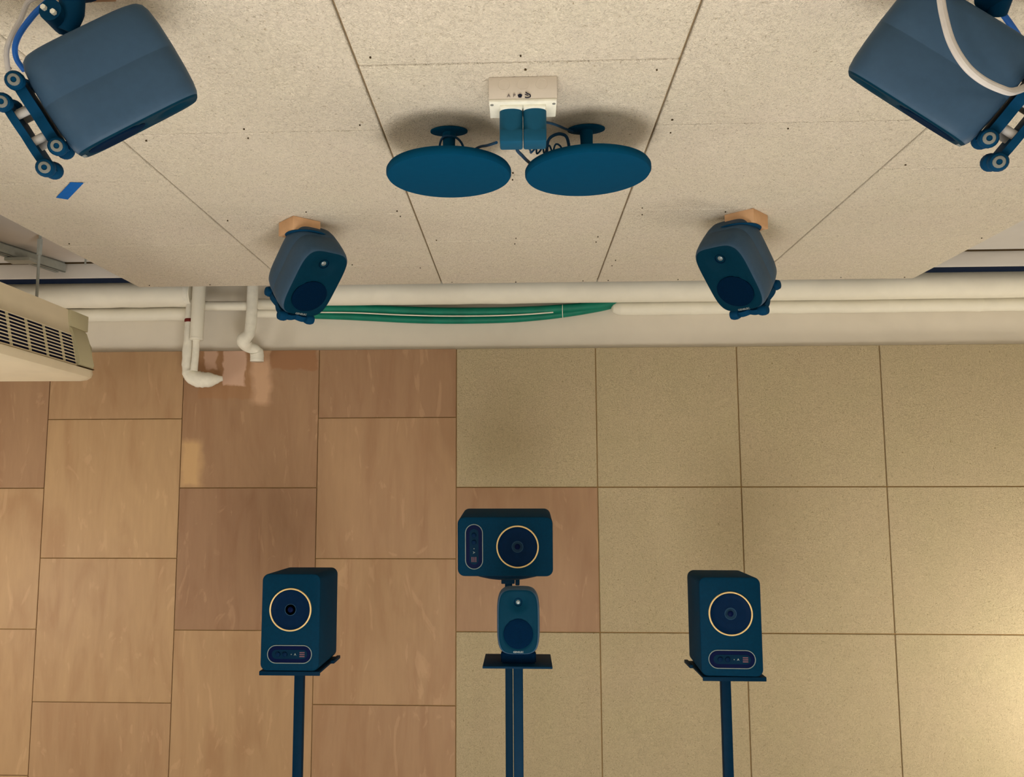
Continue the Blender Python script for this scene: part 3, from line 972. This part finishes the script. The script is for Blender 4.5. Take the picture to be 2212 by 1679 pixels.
bx0, bx1, by0, by1 = 0.226, 0.357, -2.172, -2.100
zt_ = zc(-2.14) - 0.0003
zb_ = 2.327
t = tag(empty('socket_box', ((bx0 + bx1) / 2, by0, zb_)), 'white socket box on the ceiling with handwritten marks', 'socket box')
ox, oy, oz = (bx0 + bx1) / 2, by0, zb_
hw = (bx1 - bx0) / 2
box('housing', -hw, hw, 0, by1 - by0, 0.006, zt_ - oz, 'box', t, 0.002)
box('cover', -hw + .0005, hw - .0005, -0.0005, by1 - by0, 0.0, 0.0065, 'white_plastic', t, 0.002)
for s in (-1, 1):
    lathe('screw', [(0.0032, 0.001), (0.0032, -0.001), (0.002, -0.0016), (0, -0.0016)], 'ring', t, 12, 'Z', (s * (hw - 0.006), 0.010, 0))
    sk = box('socket', s * 0.0225 - 0.0215, s * 0.0225 + 0.0215, 0.011, by1 - by0 - 0.004, -0.006, 0.001, 'white_plastic', t, 0.0015)
for x in (-0.036, 0, 0.036):        # knock-out rings
    bm = bmesh.new()
    add_tube(bm, [Vector((x + 0.011 * math.cos(a), -0.0002, 0.035 + 0.011 * math.sin(a))) for a in [2 * PI * i / 24 for i in range(25)]], 0.0004, 5, False)
    obj('knockout_ring', bm, 'box', t)
text_mesh('A', 0.0098, 'ink2', t, (-0.0270, -0.0012, 0.0125), (PI / 2, 0, 0), 'handwriting', 0.0003)
text_mesh('P', 0.0098, 'ink2', t, (-0.0165, -0.0012, 0.0125), (PI / 2, 0, 0), 'handwriting', 0.0003)
bm = bmesh.new()
add_prism(bm, [(-0.0055 + (0.0042 + 0.0008 * math.sin(5 * a)) * math.cos(a), 0.0122 + 0.0038 * math.sin(a)) for a in [2 * PI * i / 14 for i in range(14)]], -0.0015, -0.0003, 'XZ')
obj('handwriting', bm, 'ink', t)
bm = bmesh.new()
add_tube(bm, spline([(0.0055, -0.0009, 0.0195), (0.0085, -0.0009, 0.0165), (0.0135, -0.0009, 0.0140), (0.0140, -0.0009, 0.0095), (0.0080, -0.0009, 0.0080), (0.0040, -0.0009, 0.0090)], 5), 0.0010, 6)
add_tube(bm, spline([(0.0040, -0.0009, 0.0150), (0.0075, -0.0009, 0.0135), (0.0105, -0.0009, 0.0125)], 5), 0.0008, 6)
obj('handwriting', bm, 'ink', t)

for s, lab in ((-1, 'black power adapter in the left socket of the ceiling box'), (1, 'black power adapter in the right socket of the ceiling box')):
    cx = ox + s * 0.0229
    a = tag(empty('power_adapter', (cx, oy, zb_ - 0.006)), lab, 'power adapter', 'black power adapters')
    # plug face: rounded top against the socket, squarer body below
    bm = bmesh.new()
    ol = []
    for k in range(13):
        an = PI * k / 12
        ol.append((0.0215 * math.cos(an), 0.030 + 0.012 * math.sin(an) * -1))
    prof = [(0.0225 * math.cos(PI * k / 12), 0.030 - 0.015 * math.sin(PI * k / 12)) for k in range(13)] + [(-0.0225, 0.062), (0.0225, 0.062)]
    add_prism(bm, prof, -0.046, 0.0, 'XY')
    obj('plug_body', bm, 'adapter', a, smooth=True)
    box('lower_half', -0.0222, 0.0222, 0.0150, 0.060, -0.066, -0.040, 'adapter', a, 0.004)

zcl = zc(-1.95)
def cable(name, lab, pts, r, mat, cat='cable', sub=7):
    return tag(tube(name, pts, r, mat, None, 10, sub), lab, cat)
cable('power_cable', 'thin black cable from the left adapter to the left disc', [(0.238, -2.085, 2.283), (0.216, -2.0, 2.312), (0.196, -1.94, 2.333), (0.174, -1.90, 2.336), (0.150, -1.90, 2.31)], 0.0030, 'cable')
cable('power_cable', 'thin black cable arched over the neck of the left disc', [(0.106, -1.90, 2.330), (0.109, -1.92, 2.352), (0.121, -1.945, 2.357), (0.142, -1.945, 2.356), (0.156, -1.92, 2.352), (0.165, -1.90, 2.33)], 0.0026, 'cable')
cable('power_cable', 'thin black cable looping up beside the mount of the right disc', [(0.344, -1.9, 2.320), (0.344, -1.93, 2.336), (0.349, -1.93, 2.353), (0.362, -1.93, 2.362), (0.376, -1.93, 2.363), (0.388, -1.93, 2.353), (0.396, -1.9, 2.325)], 0.0034, 'cable')
cable('power_cable', 'black cable slanting from the socket box to the right mount plate', [(0.330, -2.105, 2.316), (0.353, -2.05, 2.335), (0.384, -1.95, 2.366), (0.400, -1.925, 2.371)], 0.0026, 'cable')
cable('power_cable', 'black cable drooping below the adapters toward the right disc', [(0.279, -2.09, 2.268), (0.281, -2.06, 2.274), (0.288, -2.0, 2.290), (0.308, -1.88, 2.318), (0.339, -1.83, 2.325)], 0.0036, 'cable')
cable('cable_tangle', 'knotted thin black wire ends beside the right adapter', [(0.301, -2.075, 2.276), (0.306, -2.03, 2.288), (0.308, -1.98, 2.302), (0.312, -1.99, 2.302), (0.319, -1.98, 2.312), (0.321, -1.97, 2.304), (0.329, -1.97, 2.312), (0.333, -1.98, 2.320), (0.337, -1.96, 2.308), (0.347, -1.96, 2.326), (0.355, -1.95, 2.316), (0.362, -1.95, 2.332), (0.374, -1.93, 2.334), (0.383, -1.91, 2.316)], 0.0020, 'cable', sub=6)

# cables of the near speakers
cable('network_cable', 'bright blue cable hanging behind the top left speaker', [(-0.425, -2.56, 2.366), (-0.444, -2.52, 2.357), (-0.482, -2.5, 2.34), (-0.515, -2.48, 2.321), (-0.535, -2.46, 2.308), (-0.537, -2.45, 2.291), (-0.526, -2.445, 2.274)], 0.0046, 'blue_cable')
cable('audio_cable', 'light grey cable beside the blue one at the top left speaker', [(-0.475, -2.50, 2.370), (-0.500, -2.49, 2.366), (-0.522, -2.47, 2.350), (-0.547, -2.46, 2.312), (-0.553, -2.45, 2.286), (-0.549, -2.44, 2.262), (-0.530, -2.43, 2.245)], 0.0042, 'grey_cable')
cable('audio_cable', 'light grey cable looping across the top right speaker', [(0.850, -2.62, 2.362), (0.850, -2.635, 2.31), (0.853, -2.64, 2.258), (0.856, -2.64, 2.222), (0.864, -2.64, 2.182), (0.880, -2.64, 2.149), (0.905, -2.63, 2.133), (0.934, -2.62, 2.124), (0.963, -2.60, 2.129), (1.009, -2.56, 2.159), (1.02, -2.53, 2.19)], 0.0054, 'grey_cable')
cable('network_cable', 'bright blue cable running down at the top right corner', [(1.000, -2.455, 2.371), (1.047, -2.43, 2.343), (1.087, -2.41, 2.304), (1.105, -2.41, 2.265), (1.09, -2.43, 2.235)], 0.0048, 'blue_cable')

# blue masking tape on the ceiling
bm = bmesh.new()
q = [(-0.873, -1.639), (-0.841, -1.633), (-0.950, -1.505), (-0.974, -1.522)]
lo = [bm.verts.new((x, y, zc(y) - 0.0016)) for x, y in q]
hi = [bm.verts.new((x, y, zc(y) - 0.0010)) for x, y in q]
bm.faces.new(lo)
bm.faces.new(hi[::-1])
for i in range(4):
    bm.faces.new((lo[i], lo[(i + 1) % 4], hi[(i + 1) % 4], hi[i]))
tag(obj('masking_tape', bm, 'blue_tape'), 'short strip of blue tape stuck to the ceiling panel at left', 'tape')

# ================================================================= ASSUMED LAMPS AND AN ADDED FILL GLOBE (outside the frame, they light the room)
def assumed_lamp_or_fill(label, x, y, z, r, strength, col):
    t = tag(empty('assumed_lamp_or_fill', (x, y, 0)), label, 'lamp')
    lathe('base', [(0, 0), (0.15, 0), (0.15, 0.015), (0.02, 0.03), (0, 0.03)], 'stand', t, 28, 'Z')
    tube('pole', [(0, 0, 0.02), (0, 0, z - r)], 0.012, 'stand', t, 10)
    bm = bmesh.new()
    bmesh.ops.create_uvsphere(bm, u_segments=24, v_segments=14, radius=r, matrix=Matrix.Translation((0, 0, z)))
    obj('globe', bm, glow('added_light_glow', col, strength), t, smooth='all')
assumed_lamp_or_fill('assumed globe floor lamp left of the wood panels', -2.25, -1.15, 1.05, 0.2, ASSUMED_LEFT_LAMP, (1.0, 0.97, 0.93, 1))  # unseen lamp, assumed from shadows thrown rightward on the ceiling
assumed_lamp_or_fill('assumed globe floor lamp right of the beige panels', 2.62, -0.62, 0.78, 0.2, ASSUMED_RIGHT_LAMP, (1.0, 0.94, 0.84, 1))  # unseen lamp, assumed from the bright patch low on the right wall panels
assumed_lamp_or_fill('added low fill globe below the ceiling discs', 0.3, -2.75, 0.50, 0.46, LOW_FILL, (1.0, 0.97, 0.93, 1))  # unseen fill, added to light the ceiling from below
assumed_lamp_or_fill('assumed globe floor lamp behind the viewer on the left', -1.35, -4.7, 1.35, 0.2, ASSUMED_REAR_LAMPS, (1.0, 0.97, 0.92, 1))  # unseen light, added; assumed from speaker shadows falling right on the far wall
assumed_lamp_or_fill('assumed globe floor lamp behind the viewer on the right', 2.0, -4.7, 1.35, 0.2, ASSUMED_REAR_LAMPS * 0.62, (1.0, 0.97, 0.92, 1))  # also unseen and added; assumed from the right speaker's shadow falling left
